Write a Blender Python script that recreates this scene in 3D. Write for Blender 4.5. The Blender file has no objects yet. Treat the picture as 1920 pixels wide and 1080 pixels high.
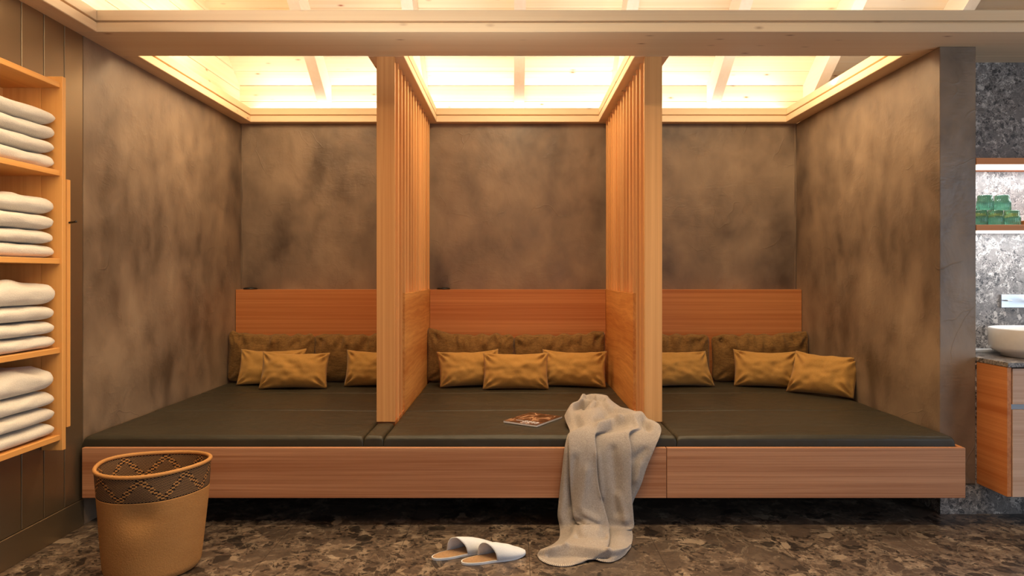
import bpy, bmesh, math, random
from mathutils import Vector, Matrix, noise
random.seed(7)
S = bpy.context.scene
C = S.collection
F = 1280.0; CX = 963.0; CY = 517.0; EYE = 1.28

# ------------------------------------------------------------------ camera, world, exposure, area lights
cam_d = bpy.data.cameras.new('camera'); cam = bpy.data.objects.new('camera', cam_d); C.objects.link(cam)
cam_d.sensor_width = 36; cam_d.lens = 24; cam.location = (0, 0, EYE); cam.rotation_euler = (math.pi/2, 0, 0)
cam_d.shift_x = -3/1920; cam_d.shift_y = -23/1920; cam_d.clip_start = 0.05
S.camera = cam
S.view_settings.view_transform = 'Standard'; S.view_settings.look = 'None'
S.view_settings.gamma = 1; S.view_settings.use_curve_mapping = False
S.view_settings.exposure = 0.0
w = bpy.data.worlds.new('world'); S.world = w; w.use_nodes = True
w.node_tree.nodes['Background'].inputs[0].default_value = (0.55, 0.65, 0.8, 1)
w.node_tree.nodes['Background'].inputs[1].default_value = 0.6

WARM = (1.0, 0.93, 0.83)
def area(name, loc, sx, sy, power, col, direction):
    l = bpy.data.lights.new(name, 'AREA'); l.shape = 'RECTANGLE'; l.size = sx; l.size_y = sy
    l.energy = power; l.color = col
    o = bpy.data.objects.new(name, l); C.objects.link(o); o.location = loc
    o.rotation_euler = Vector(direction).to_track_quat('-Z', 'Y').to_euler()
    return o
K = 1.0
area('rear_cove_light', (0.04, 5.545, 2.60), 4.3, 0.04, 15*K, WARM, (0, -0.25, 1))
area('left_cove_light', (-2.185, 3.0, 2.60), 0.03, 5.0, 22*K, WARM, (0.25, 0, 1))
area('beam_cove_light', (-0.3, 3.69, 2.60), 3.5, 0.05, 10*K, WARM, (0, 0.5, 1))
area('beam_front_cove_light', (-1.2, 3.55, 2.60), 2.0, 0.05, 5*K, WARM, (0, -0.6, 1))
area('partition_cove_light', (-0.717, 4.65, 2.60), 0.03, 1.6, 4*K, WARM, (0, 0, 1))
area('partition_cove_light', (0.778, 4.65, 2.60), 0.03, 1.6, 4*K, WARM, (0, 0, 1))
area('right_cove_light', (2.24, 4.65, 2.60), 0.03, 1.6, 6*K, WARM, (-0.3, 0, 1))
WARM_FILL = (1.0, 0.74, 0.44)
for lx in (-1.46, 0.03, 1.53):
    area('alcove_fill_bar', (lx, 4.4, 2.98), 0.06, 0.9, 25*K, WARM_FILL, ((lx-.03)*.36, 0.05, -1))  # added warm fill, hidden above each bay, to brighten the side walls
a_ = area('overhead_fill_bar', (0.3, 2.5, 3.2), 3.0, 0.10, 34*K, WARM_FILL, (0, 0.1, -1)); a_.data.spread = math.radians(110)  # added warm fill from overhead, out of view; no pendant fitting exists
a_ = area('wall_wash_fill', (-1.45, 2.1, 2.78), 0.06, 2.4, 36*K, WARM_FILL, (-1.0, 0, -0.9)); a_.data.spread = math.radians(140)  # added unseen light to brighten the upper left wall and towels
area('right_window_daylight', (4.72, 0.6, 1.3), 3.0, 1.9, 56*K, (0.70, 0.84, 1.0), (-1, 0.15, 0))
area('rear_daylight_fill', (1.4, -2.1, 1.35), 3.6, 1.9, 14*K, (0.80, 0.88, 1.0), (0, 1, 0.0))  # added cool fill from behind the camera, set in an assumed window opening
area('shelf_light', (3.2, 3.80, 1.868), 1.4, 0.10, 11*K, (0.88, 0.94, 1.0), (0, 0.35, -1))
area('shelf_light', (3.2, 3.80, 1.513), 1.4, 0.10, 11*K, (0.88, 0.94, 1.0), (0, 0.35, -1))

# ------------------------------------------------------------------ helpers
def P(px, py, D): return Vector(((px-CX)*D/F, D, EYE-(py-CY)*D/F))
def PZ(px, py, z):
    D = (EYE-z)*F/(py-CY); return Vector(((px-CX)*D/F, D, z))
def tag(o, label=None, cat=None, group=None, kind=None):
    if label: o['label'] = label
    if cat: o['category'] = cat
    if group: o['group'] = group
    if kind: o['kind'] = kind
    return o
def empty(name, loc=(0, 0, 0), **k):
    o = bpy.data.objects.new(name, None); C.objects.link(o); o.location = loc; o.empty_display_size = .1
    return tag(o, **k)
def link(name, bm, m, parent=None, smooth=False, mods=(), origin=None):
    me = bpy.data.meshes.new(name)
    if origin is not None: bmesh.ops.translate(bm, vec=-Vector(origin), verts=bm.verts)
    bm.normal_update(); bm.to_mesh(me); bm.free()
    o = bpy.data.objects.new(name, me); C.objects.link(o)
    for mm in (m if isinstance(m, (list, tuple)) else [m]): me.materials.append(mm)
    if origin is not None: o.location = origin
    if smooth:
        for p in me.polygons: p.use_smooth = True
    if parent:
        o.parent = parent
        o.location = Vector(o.location) - Vector(parent.location) - (Vector(parent.parent.location) if parent.parent else Vector())
    return o
def add_box(bm, x0, x1, y0, y1, z0, z1, bev=0.0, seg=1, mi=0):
    vs = [bm.verts.new((x, y, z)) for x in (x0, x1) for y in (y0, y1) for z in (z0, z1)]
    fs = [(0,1,3,2),(4,6,7,5),(0,4,5,1),(2,3,7,6),(0,2,6,4),(1,5,7,3)]
    nf = [bm.faces.new([vs[i] for i in f]) for f in fs]
    for f in nf: f.material_index = mi
    bmesh.ops.recalc_face_normals(bm, faces=nf)
    if bev > 0:
        es = list({e for f in nf for e in f.edges})
        bmesh.ops.bevel(bm, geom=es, offset=bev, segments=seg, affect='EDGES', profile=.5)
def box(name, x0, x1, y0, y1, z0, z1, m, parent=None, bev=0.0, seg=1, **k):
    bm = bmesh.new(); add_box(bm, x0, x1, y0, y1, z0, z1, bev, seg)
    o = link(name, bm, m, parent, origin=((x0+x1)/2, (y0+y1)/2, z0))
    return tag(o, **k)
def tube(bm, pts, r, n=8, closed=False):
    rings = []
    N = len(pts)
    for i, p in enumerate(pts):
        a = Vector(pts[(i-1) % N] if (closed or i > 0) else pts[i]); b = Vector(pts[(i+1) % N] if (closed or i < N-1) else pts[i])
        t = (b-a).normalized(); up = Vector((0, 0, 1)) if abs(t.z) < .9 else Vector((1, 0, 0))
        s = t.cross(up).normalized(); u = s.cross(t)
        rr = r[i] if isinstance(r, (list, tuple)) else r
        rings.append([bm.verts.new(Vector(p)+s*rr*math.cos(2*math.pi*k/n)+u*rr*math.sin(2*math.pi*k/n)) for k in range(n)])
    for i in range(N if closed else N-1):
        A, B = rings[i], rings[(i+1) % N]
        for k in range(n): bm.faces.new((A[k], A[(k+1) % n], B[(k+1) % n], B[k]))
    if not closed:
        bm.faces.new(rings[0]); bm.faces.new(list(reversed(rings[-1])))
    bmesh.ops.recalc_face_normals(bm, faces=bm.faces[:])
def lathe(bm, prof, cx, cy, n=48, rib=0, ribn=0):
    rings = []
    for (r, z) in prof:
        rr = []
        for k in range(n):
            a = 2*math.pi*k/n; q = r*(1+rib*math.cos(ribn*a)) if ribn else r
            rr.append(bm.verts.new((cx+q*math.cos(a), cy+q*math.sin(a), z)))
        rings.append(rr)
    for A, B in zip(rings, rings[1:]):
        for k in range(n): bm.faces.new((A[k], A[(k+1) % n], B[(k+1) % n], B[k]))
    bm.faces.new(rings[0]); bm.faces.new(rings[-1])
    bmesh.ops.recalc_face_normals(bm, faces=bm.faces[:])

# ------------------------------------------------------------------ materials
class N:
    def __init__(s, name):
        s.m = bpy.data.materials.new(name); s.m.use_nodes = True; s.t = s.m.node_tree; s.n = s.t.nodes
        s.b = s.n['Principled BSDF']
    def new(s, typ, **k):
        x = s.n.new(typ)
        for a, v in k.items(): setattr(x, a, v)
        return x
    def l(s, a, b): s.t.links.new(a, b)
    def coord(s, scale=(1, 1, 1), rnd=False, rot=(0, 0, 0)):
        tc = s.new('ShaderNodeTexCoord'); mp = s.new('ShaderNodeMapping')
        mp.inputs['Scale'].default_value = scale; mp.inputs['Rotation'].default_value = rot
        s.l(tc.outputs['Object'], mp.inputs['Vector'])
        if rnd:
            oi = s.new('ShaderNodeObjectInfo'); mu = s.new('ShaderNodeMath', operation='MULTIPLY'); mu.inputs[1].default_value = 37.0
            s.l(oi.outputs['Random'], mu.inputs[0]); cb = s.new('ShaderNodeCombineXYZ')
            for i in range(3): s.l(mu.outputs[0], cb.inputs[i])
            s.l(cb.outputs[0], mp.inputs['Location'])
        return mp.outputs[0]
    def noise(s, vec, scale=5, detail=4, rough=.5, dist=0, out='Fac'):
        x = s.new('ShaderNodeTexNoise'); x.inputs['Scale'].default_value = scale; x.inputs['Detail'].default_value = detail
        x.inputs['Roughness'].default_value = rough; x.inputs['Distortion'].default_value = dist
        s.l(vec, x.inputs['Vector']); return x.outputs[out]
    def vor(s, vec, scale, feature='F1', out='Distance', rnd=1):
        x = s.new('ShaderNodeTexVoronoi', feature=feature); x.inputs['Scale'].default_value = scale
        x.inputs['Randomness'].default_value = rnd
        s.l(vec, x.inputs['Vector']); return x.outputs[out]
    def ramp(s, fac, stops, interp='LINEAR'):
        x = s.new('ShaderNodeValToRGB'); r = x.color_ramp; r.interpolation = interp
        while len(r.elements) < len(stops): r.elements.new(.5)
        for e, (p, c) in zip(r.elements, stops):
            e.position = p; e.color = (c, c, c, 1) if isinstance(c, (int, float)) else (*c, 1)
        s.l(fac, x.inputs[0]); return x.outputs[0]
    def mix(s, fac, a, b, mode='MIX'):
        x = s.new('ShaderNodeMix', data_type='RGBA', blend_type=mode)
        for sock, v in ((x.inputs['Factor'], fac), (x.inputs[6], a), (x.inputs[7], b)):
            if isinstance(v, (int, float)): sock.default_value = v
            elif isinstance(v, tuple): sock.default_value = (*v, 1)
            else: s.l(v, sock)
        return x.outputs[2]
    def math(s, op, a, b=None):
        x = s.new('ShaderNodeMath', operation=op)
        for i, v in enumerate((a, b)):
            if v is None: continue
            if isinstance(v, (int, float)): x.inputs[i].default_value = v
            else: s.l(v, x.inputs[i])
        return x.outputs[0]
    def bump(s, h, strength=.3, dist=.01, prev=None):
        x = s.new('ShaderNodeBump'); x.inputs['Strength'].default_value = strength; x.inputs['Distance'].default_value = dist
        s.l(h, x.inputs['Height'])
        if prev: s.l(prev, x.inputs['Normal'])
        s.l(x.outputs[0], s.b.inputs['Normal']); return x.outputs[0]
    def col(s, c):
        if isinstance(c, tuple): s.b.inputs['Base Color'].default_value = (*c, 1)
        else: s.l(c, s.b.inputs['Base Color'])
    def rough(s, r, spec=None):
        if isinstance(r, (int, float)): s.b.inputs['Roughness'].default_value = r
        else: s.l(r, s.b.inputs['Roughness'])
        if spec is not None: s.b.inputs['Specular IOR Level'].default_value = spec

def simple(name, c, rough=.5, metal=0, spec=.5, **k):
    m = N(name); v = m.coord(rnd=True); n = m.noise(v, 40, 3)
    m.col(m.mix(n, tuple(q*.94 for q in c), tuple(min(1, q*1.05) for q in c))); m.rough(rough, spec); m.b.inputs['Metallic'].default_value = metal
    return m
def srgb(r, g, b):
    f = lambda c: ((c/255+.055)/1.055)**2.4 if c > 10 else c/255/12.92
    return (f(r), f(g), f(b))
def wood(name, c1, c2, axis='x', fine=1.0, knots=0.0, knotc=(.12, .05, .02), rough=.5, wavy=0.0, contrast=1.0):
    m = N(name); sc = {'x': (.5, 1, 1), 'y': (1, .5, 1), 'z': (1, 1, .5)}[axis]
    lo = {'x': (.02, 1, 1), 'y': (1, .02, 1), 'z': (1, 1, .02)}[axis]
    v = m.coord(tuple(a*(0.35 if a < .3 else 1) for a in lo), rnd=True)
    if wavy:
        w0 = m.coord((1, 1, 1), rnd=True)
        d = m.noise({'x': m.coord((1, 3, 3), True), 'y': m.coord((3, 1, 3), True), 'z': m.coord((3, 3, .8), True)}[axis], 1.2, 2, out='Color')
        mx = m.new('ShaderNodeVectorMath', operation='SCALE'); mx.inputs['Scale'].default_value = wavy; m.l(d, mx.inputs[0])
        ad = m.new('ShaderNodeVectorMath', operation='ADD'); m.l(v, ad.inputs[0]); m.l(mx.outputs[0], ad.inputs[1]); v = ad.outputs[0]
    g1 = m.noise(v, 9*fine, 3, .6); g2 = m.noise(v, 55*fine, 4, .7)
    g3 = m.noise(v, 150*fine, 2, .5)
    a = m.ramp(g1, [(.35, 0), (.65, 1)]); b = m.ramp(g2, [(.38, 0), (.62, 1)])
    f = m.math('ADD', m.math('MULTIPLY', a, .45*contrast), m.math('MULTIPLY', b, .4*contrast))
    f = m.math('ADD', f, m.math('MULTIPLY', g3, .25*contrast))
    c = m.mix(f, c1, c2)
    if knots:
        kv = m.coord({'x': (2.6, 7, 7), 'y': (7, 2.6, 7), 'z': (4.5, 4.5, 1.6)}[axis], rnd=True)
        kd = m.vor(kv, 1.5); kf = m.ramp(kd, [(0.03, knots), (0.075, knots*.35), (.13, 0)])
        c = m.mix(kf, c, knotc)
    oi = m.new('ShaderNodeObjectInfo'); hv = m.new('ShaderNodeHueSaturation'); m.l(c, hv.inputs['Color'])
    m.l(m.math('ADD', m.math('MULTIPLY', oi.outputs['Random'], .16), .92), hv.inputs['Value'])
    m.col(hv.outputs[0]); m.rough(rough, .35); m.bump(g2, .12, .002)
    return m.m

LARCH1 = srgb(216, 146, 88); LARCH2 = srgb(176, 100, 50)
M = {}
M['larch_x'] = wood('larch_horizontal', LARCH1, LARCH2, 'x')
M['larch_fine'] = wood('larch_rift', srgb(210, 156, 118), srgb(160, 104, 70), 'x', fine=1.9, contrast=1.15)
M['larch_y'] = wood('larch_depth', LARCH1, LARCH2, 'y')
M['larch_z'] = wood('larch_vertical', srgb(240, 186, 122), srgb(204, 138, 78), 'z')
M['larch_panel'] = wood('larch_flamed', srgb(234, 172, 98), srgb(186, 112, 50), 'y', fine=.8, wavy=.10)
M['spruce_x'] = wood('spruce_x', srgb(246, 222, 186), srgb(232, 196, 150), 'x', knots=.8, knotc=srgb(150, 95, 55), rough=.55, contrast=.6)
M['spruce_y'] = wood('spruce_y', srgb(246, 222, 186), srgb(232, 196, 150), 'y', knots=.8, knotc=srgb(150, 95, 55), rough=.55, contrast=.6)
M['plank_x'] = wood('plank_x', srgb(252, 238, 216), srgb(244, 218, 178), 'x', knots=.9, knotc=srgb(170, 90, 30), rough=.6, contrast=.9)
M['plank_y'] = wood('plank_y', srgb(252, 238, 216), srgb(244, 218, 178), 'y', knots=.9, knotc=srgb(170, 90, 30), rough=.6, contrast=.9)
M['rafter'] = wood('rafter_white', srgb(250, 240, 225), srgb(240, 225, 205), 'y', rough=.6, contrast=.6)
M['birch_y'] = wood('shelf_wood', srgb(236, 178, 105), srgb(212, 146, 76), 'y', rough=.45, contrast=.8)
M['birch_z'] = wood('shelf_wood_upright', srgb(236, 178, 105), srgb(212, 146, 76), 'z', rough=.45, contrast=.8)

def plaster(name, ca, cb, cc):
    m = N(name); v = m.coord()
    vv = m.coord((1, 1, .75))
    n1 = m.noise(vv, 2.4, 2.5, .5, .3); n2 = m.noise(vv, 5.5, 3, .5, .3)
    f = m.math('ADD', m.math('MULTIPLY', n1, .65), m.math('MULTIPLY', n2, .35))
    c = m.ramp(f, [(.33, ca), (.47, cb), (.64, cc)])
    # trowel ridges: broken thin lines at warped cell borders
    wv = m.noise(v, 1.7, 3, .5, out='Color'); sc = m.new('ShaderNodeVectorMath', operation='SCALE'); sc.inputs['Scale'].default_value = .9
    m.l(wv, sc.inputs[0]); ad = m.new('ShaderNodeVectorMath', operation='ADD'); m.l(v, ad.inputs[0]); m.l(sc.outputs[0], ad.inputs[1])
    ed = m.vor(ad.outputs[0], 2.3, 'DISTANCE_TO_EDGE')
    line = m.ramp(ed, [(0, 1), (.006, .5), (.016, 0)])
    mk = m.ramp(m.noise(v, 3.2, 3), [(.54, 0), (.62, 1)])
    line = m.math('MULTIPLY', line, mk)
    mk2 = m.ramp(m.noise(v, 4.5, 4, .6), [(.50, 0), (.64, 1)])
    tro = m.math('MULTIPLY', m.noise(m.coord((1.2, 1.2, 5)), 5, 5, .65, 2.2), mk2)
    sm = m.noise(m.coord((1, 1, .7)), 3, 5, .5, .5)
    h = m.math('ADD', m.math('MULTIPLY', sm, .9), m.math('MULTIPLY', line, .09))
    h = m.math('ADD', h, m.math('MULTIPLY', tro, .22))
    c = m.mix(m.math('MULTIPLY', line, .12), c, tuple(q*.55 for q in ca))
    m.col(c); m.rough(m.ramp(n2, [(.3, .38), (.7, .55)]), .5); m.bump(h, .55, .022)
    return m.m
M['plaster'] = plaster('clay_plaster', srgb(86, 71, 58), srgb(124, 105, 87), srgb(152, 130, 107))
def panel_paint():
    m = N('taupe_satin_paint'); v = m.coord(); n = m.noise(v, 3, 3)
    m.col(m.mix(n, srgb(140, 122, 98), srgb(146, 127, 102))); m.rough(.42, .6); m.b.inputs['Metallic'].default_value = .8; return m.m
M['panel_paint'] = panel_paint()
M['wall_paint'] = simple('taupe_matt_paint', srgb(110, 98, 84), .8).m
M['larch_cool_lit'] = wood('larch_cool_lit_front', srgb(224, 190, 164), srgb(194, 152, 124), 'x', fine=1.6)  # larch paled: cool light on the cabinet fronts put into the colour

def stone(name, dark=1.0, scale=1.0, tiles=False, vs=.35, grey=0):
    m = N(name); v0 = m.coord((scale,)*3)
    wv = m.noise(v0, 6, 4, .6, out='Color'); sc = m.new('ShaderNodeVectorMath', operation='SCALE'); sc.inputs['Scale'].default_value = .16
    m.l(wv, sc.inputs[0]); ad = m.new('ShaderNodeVectorMath', operation='ADD'); m.l(v0, ad.inputs[0]); m.l(sc.outputs[0], ad.inputs[1]); v = ad.outputs[0]
    k = lambda r, g, b: tuple(q*dark for q in srgb(r, g, b))
    n = m.noise(v0, 9, 8, .7, .5)
    base = m.ramp(n, [(.36, k(62, 52, 46)), (.5, k(120, 102, 88)), (.6, k(168, 148, 128)), (.7, k(200, 182, 160))])
    # small chips
    c3 = m.vor(v, 52, out='Color'); e3 = m.vor(v, 52, 'DISTANCE_TO_EDGE')
    s3 = m.new('ShaderNodeSeparateColor'); m.l(c3, s3.inputs[0])
    col3 = m.ramp(s3.outputs[1], [(0, k(40, 34, 31)), (.4, k(96, 82, 72)), (.75, k(134, 114, 96)), (1, k(205, 186, 164))], 'CONSTANT')
    base = m.mix(m.math('MULTIPLY', m.ramp(s3.outputs[0], [(.45, 0), (.5, .85)]), m.ramp(e3, [(.02, 0), (.08, 1)])), base, col3)
    # mid clasts
    c2 = m.vor(v, 15, out='Color'); e2 = m.vor(v, 15, 'DISTANCE_TO_EDGE'); s2 = m.new('ShaderNodeSeparateColor'); m.l(c2, s2.inputs[0])
    col2 = m.ramp(s2.outputs[1], [(0, k(46, 40, 37)), (.35, k(104, 88, 76)), (.7, k(84, 70, 62)), (.88, k(176, 156, 134))], 'CONSTANT')
    base = m.mix(m.math('MULTIPLY', m.ramp(s2.outputs[0], [(.68, 0), (.70, .85)]), m.ramp(e2, [(.03, 0), (.06, 1)])), base, col2)
    # large clasts
    c1 = m.vor(v, 4.2, out='Color'); e1 = m.vor(v, 4.2, 'DISTANCE_TO_EDGE'); s1 = m.new('ShaderNodeSeparateColor'); m.l(c1, s1.inputs[0])
    col1 = m.mix(m.noise(v0, 30, 4, .6), m.ramp(s1.outputs[1], [(0, k(70, 60, 54)), (.5, k(96, 80, 70)), (.8, k(78, 66, 58))], 'CONSTANT'), k(120, 102, 88))
    base = m.mix(m.math('MULTIPLY', m.ramp(s1.outputs[0], [(.70, 0), (.72, .8)]), m.ramp(e1, [(.05, 0), (.08, 1)])), base, col1)
    vein = m.ramp(m.noise(v0, 3.5, 6, .6, 1.0), [(.485, 0), (.5, vs), (.515, 0)])
    base = m.mix(vein, base, k(200, 180, 156))
    if grey:
        hs = m.new('ShaderNodeHueSaturation'); hs.inputs['Saturation'].default_value = 1-grey; m.l(base, hs.inputs['Color']); base = hs.outputs[0]
    m.col(base); m.rough(.38, .4); m.bump(n, .06, .003)
    if tiles:
        tc = m.new('ShaderNodeTexCoord'); br = m.new('ShaderNodeTexBrick'); br.offset = 0.5
        mp = m.new('ShaderNodeMapping'); mp.inputs['Location'].default_value = (.424, .34, 0); m.l(tc.outputs['Object'], mp.inputs[0])
        m.l(mp.outputs[0], br.inputs['Vector']); br.inputs['Scale'].default_value = 1; br.inputs['Mortar Size'].default_value = .0018
        br.inputs['Brick Width'].default_value = .6; br.inputs['Row Height'].default_value = 1.2; br.inputs['Mortar Smooth'].default_value = 0
        m.col(m.mix(m.math('MULTIPLY', br.outputs['Fac'], .7), base, k(50, 42, 38)))
    return m.m
M['floor'] = stone('conglomerate_floor', .66, 1.0, tiles=True)
M['stone'] = stone('conglomerate_wall', 1.35, 2.9, vs=.25, grey=.55)
M['stone_shaded'] = stone('conglomerate_plinth', .45, 1.2)  # same stone darkened: shade under the bench put into the colour

def fabric(name, c1, c2, sc=(1, 1, 1), scale=160, rough=.9, bump=.4, sheen=.3, slub=False, patch=.3):
    m = N(name); v = m.coord(sc, rnd=True)
    n = m.noise(v, scale, 3, .7); n2 = m.noise(m.coord(rnd=True), 6, 4, .6)
    f = m.math('ADD', m.math('MULTIPLY', n, 1-patch), m.math('MULTIPLY', n2, patch))
    if slub:
        vv = m.coord((.15, 1, 1.0), rnd=True); f2 = m.noise(vv, 120, 3, .8); f = m.math('ADD', m.math('MULTIPLY', f, .4), m.math('MULTIPLY', f2, .6))
    m.col(m.mix(m.ramp(f, [(.35, 0), (.65, 1)]), c1, c2)); m.rough(rough, .2)
    m.b.inputs['Sheen Weight'].default_value = sheen; m.b.inputs['Sheen Roughness'].default_value = .5
    m.bump(f, bump, .003)
    return m.m
M['mustard'] = fabric('mustard_linen', srgb(168, 124, 62), srgb(190, 146, 80), scale=260, sheen=.15, bump=.25)
M['olive'] = fabric('olive_brown_weave', srgb(96, 68, 34), srgb(150, 112, 62), scale=120, sheen=.1, slub=True, bump=.5)
M['towel'] = fabric('white_terry', srgb(216, 208, 196), srgb(234, 228, 216), scale=220, bump=.9, sheen=.3)
M['wool'] = fabric('beige_wool', srgb(150, 140, 133), srgb(178, 168, 160), scale=170, bump=.5, sheen=.2, patch=.2)
M['wool_edge'] = fabric('cream_yarn', srgb(225, 215, 198), srgb(235, 225, 210), scale=200)
M['slip_white'] = fabric('white_waffle', srgb(222, 226, 232), srgb(236, 240, 246), scale=300, bump=.3)
M['insole'] = fabric('tan_felt_insole', srgb(150, 112, 72), srgb(182, 144, 98), scale=150, bump=.6)
def leather():
    m = N('olive_leather'); v = m.coord(rnd=True)
    n = m.noise(v, 3, 4, .5); m.col(m.mix(n, srgb(46, 42, 31), srgb(57, 51, 38)))
    cr = m.noise(m.coord((1, 2.2, 1), rnd=True, rot=(0, 0, .6)), 3.2, 2, .5, 1.2); fi = m.noise(v, 220, 2)
    m.rough(m.ramp(n, [(.3, .44), (.7, .54)]), .4)
    b = m.bump(cr, .6, .02); m.bump(fi, .08, .002, b); return m.m
M['leather'] = leather()
M['black'] = simple('black_plastic', srgb(22, 20, 19), .4).m
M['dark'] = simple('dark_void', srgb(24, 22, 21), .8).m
M['chrome'] = simple('brushed_chrome', (.55, .56, .58), .32, 1).m
M['ceramic'] = simple('white_ceramic', srgb(238, 234, 228), .2).m
M['grey_metal'] = simple('grey_aluminium', srgb(140, 140, 142), .4, .6).m
M['paper'] = simple('magazine_paper', srgb(225, 220, 222), .5).m
M['straw'] = None
def glassm():
    m = N('green_glass'); v = m.coord(rnd=True); n = m.noise(v, 30, 2)
    m.col(m.mix(n, (.10, .40, .25), (.22, .54, .38))); m.rough(.12)
    m.b.inputs['Transmission Weight'].default_value = .9; m.b.inputs['IOR'].default_value = 1.45
    return m.m
M['glass'] = glassm()
def emis(name, c, s):
    m = N(name); m.col(c); m.b.inputs['Emission Color'].default_value = (*c, 1); m.b.inputs['Emission Strength'].default_value = s; return m.m
M['led'] = emis('led_diffuser', (1, .93, .82), 1.1)
def straw(name, c1, c2):
    m = N(name); v = m.coord((1, 1, 1))
    n = m.noise(v, 140, 3, .7); n2 = m.noise(m.coord((1, 1, 3)), 7, 3)
    m.col(m.mix(m.math('ADD', m.math('MULTIPLY', n, .6), m.math('MULTIPLY', n2, .4)), c1, c2)); m.rough(.75, .3); m.bump(n, .6, .004); return m.m
M['straw'] = straw('sisal_straw', srgb(166, 112, 60), srgb(204, 152, 92))
M['straw_dark'] = straw('sisal_black', srgb(30, 22, 18), srgb(46, 34, 28))
M['straw_mid'] = straw('sisal_brown', srgb(128, 96, 66), srgb(170, 132, 90))

# ------------------------------------------------------------------ the setting
XL, XR = -2.21, 2.291          # alcove side walls
DB = 5.53; DC = 3.67; ZC = 2.512
XE = 4.8; YB = -2.2
def struct(o): o['kind'] = 'structure'; return o
struct(box('floor', XL-.6, XE+.2, YB-.2, DB+.3, -.12, 0, M['floor']))
struct(box('wall_back', XL-.2, XR+.02, DB, DB+.25, 0, ZC, M['plaster']))
bm = bmesh.new(); add_box(bm, XL-.6, XL, 3.507, DB+.25, 0, ZC)
struct(link('wall_alcove_left', bm, M['plaster'], origin=(XL, 4.5, 0)))
bm = bmesh.new(); add_box(bm, XR, XR+.195, DC, DB+.25, .16, ZC, .004, 2)
struct(link('wall_alcove_right', bm, M['plaster'], origin=(XR, 4.5, 0)))
# thin corner bead lines at the back corners
for nm, xx in (('trim_1', XL+.012), ('trim_2', XR-.012)):
    struct(box(nm, xx-.004, xx+.004, DB-.006, DB, 1.16, ZC, M['plaster']))
# left panelled wall with an opening for the shelf niche
bm = bmesh.new(); gx = .0025
edges = [3.505 - .1465*i for i in range(0, 40)]
NZ0, NZ1, ND0, ND1 = .49, 2.185, 2.20, 3.205
for a, b in zip(edges[1:], edges[:-1]):
    a = max(a, YB)
    if b <= YB: break
    segs = [(.138, ZC)]
    a2, b2 = a+gx, b-gx
    def addp(ya, yb, z0, z1):
        if yb-ya > .003: add_box(bm, XL-.02, XL, ya, yb, z0, z1, .002)
    if b2 <= ND0 or a2 >= ND1: addp(a2, b2, .138, ZC)
    else:
        addp(a2, b2, .138, NZ0); addp(a2, b2, NZ1, ZC)
        if a2 < ND0: addp(a2, ND0, NZ0, NZ1)
        if b2 > ND1: addp(ND1, b2, NZ0, NZ1)
for (ya, yb, z0, z1) in ((YB, 3.505, 0, NZ0), (YB, 3.505, NZ1, ZC), (YB, ND0, NZ0, NZ1), (ND1, 3.505, NZ0, NZ1)):
    add_box(bm, XL-.35, XL-.021, ya, yb, z0, z1)
add_box(bm, XL-.60, XL-.36, YB, 3.505, 0, ZC)
struct(link('wall_left', bm, M['panel_paint'], origin=(XL, 1, 0)))
struct(box('baseboard_left', XL-.02, XL+.004, YB, 3.507, 0, .136, M['panel_paint'], bev=.002))
struct(box('wall_front', XL-.2, XE+.2, YB-.2, YB, 0, .35, M['wall_paint']))
struct(box('wall_front', XL-.2, -1.2, YB-.2, YB, .35, 2.75, M['wall_paint']))
struct(box('wall_front', 3.2, XE+.2, YB-.2, YB, .35, 2.75, M['wall_paint']))
struct(box('wall_front', -1.2, 3.2, YB-.2, YB, 2.35, 2.75, M['wall_paint']))
struct(box('wall_right', XE, XE+.2, YB, DB+.3, 0, .35, M['wall_paint']))
struct(box('wall_right', XE, XE+.2, YB, -.8, .35, 2.512, M['wall_paint']))
struct(box('wall_right', XE, XE+.2, 2.6, DB+.3, .35, 2.512, M['wall_paint']))
struct(box('wall_right', XE, XE+.2, -.8, 2.6, 2.35, 2.512, M['wall_paint']))
# stone: lower wall and upper wall of the vanity niche
struct(box('wall_washroom', XR+.195, XE, 3.945, 4.15, 0, ZC, M['stone']))
struct(box('wall_washroom_base', XR+.19, XE, DC, 3.945, 0, .818, M['stone']))
struct(box('baseboard_right', XR, XR+.195, DC-.004, DB, 0, .158, M['stone']))
# soffit beams with stepped lips
def beam(name, x0, x1, y0, y1, lips, m, my):
    bm = bmesh.new(); add_box(bm, x0, x1, y0, y1, ZC, ZC+.048, .003)
    t = .02; s = .020; z0 = ZC+.048; z1 = ZC+.112
    if 'f' in lips: add_box(bm, x0, x1, y0+s, y0+s+t, z0, z0+.011); add_box(bm, x0, x1, y0+.002, y0+.002+t, z0+.011, z1, .002)
    if 'b' in lips: add_box(bm, x0, x1, y1-s-t, y1-s, z0, z0+.011); add_box(bm, x0, x1, y1-.002-t, y1-.002, z0+.011, z1, .002)
    if 'r' in lips: add_box(bm, x1-s-t, x1-s, y0, y1, z0, z0+.011); add_box(bm, x1-.002-t, x1-.002, y0, y1, z0+.011, z1, .002)
    if 'l' in lips: add_box(bm, x0+s, x0+s+t, y0, y1, z0, z0+.011); add_box(bm, x0+.002, x0+.002+t, y0, y1, z0+.011, z1, .002)
    return struct(link(name, bm, m, origin=((x0+x1)/2, (y0+y1)/2, ZC)))
beam('trim_3', XL-.01, XE, 3.45, 3.83, 'fb', M['spruce_x'], 0)
beam('trim_4', XL-.01, -2.105, YB, 3.45, 'r', M['spruce_y'], 0)
beam('trim_5', XL-.01, -2.105, 3.83, 5.465, 'r', M['spruce_y'], 0)
beam('trim_6', XL-.01, XR, 5.465, DB+.03, 'f', M['spruce_x'], 0)
beam('trim_7', -.820, -.616, 3.83, 5.465, 'lr', M['spruce_y'], 0)
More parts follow.
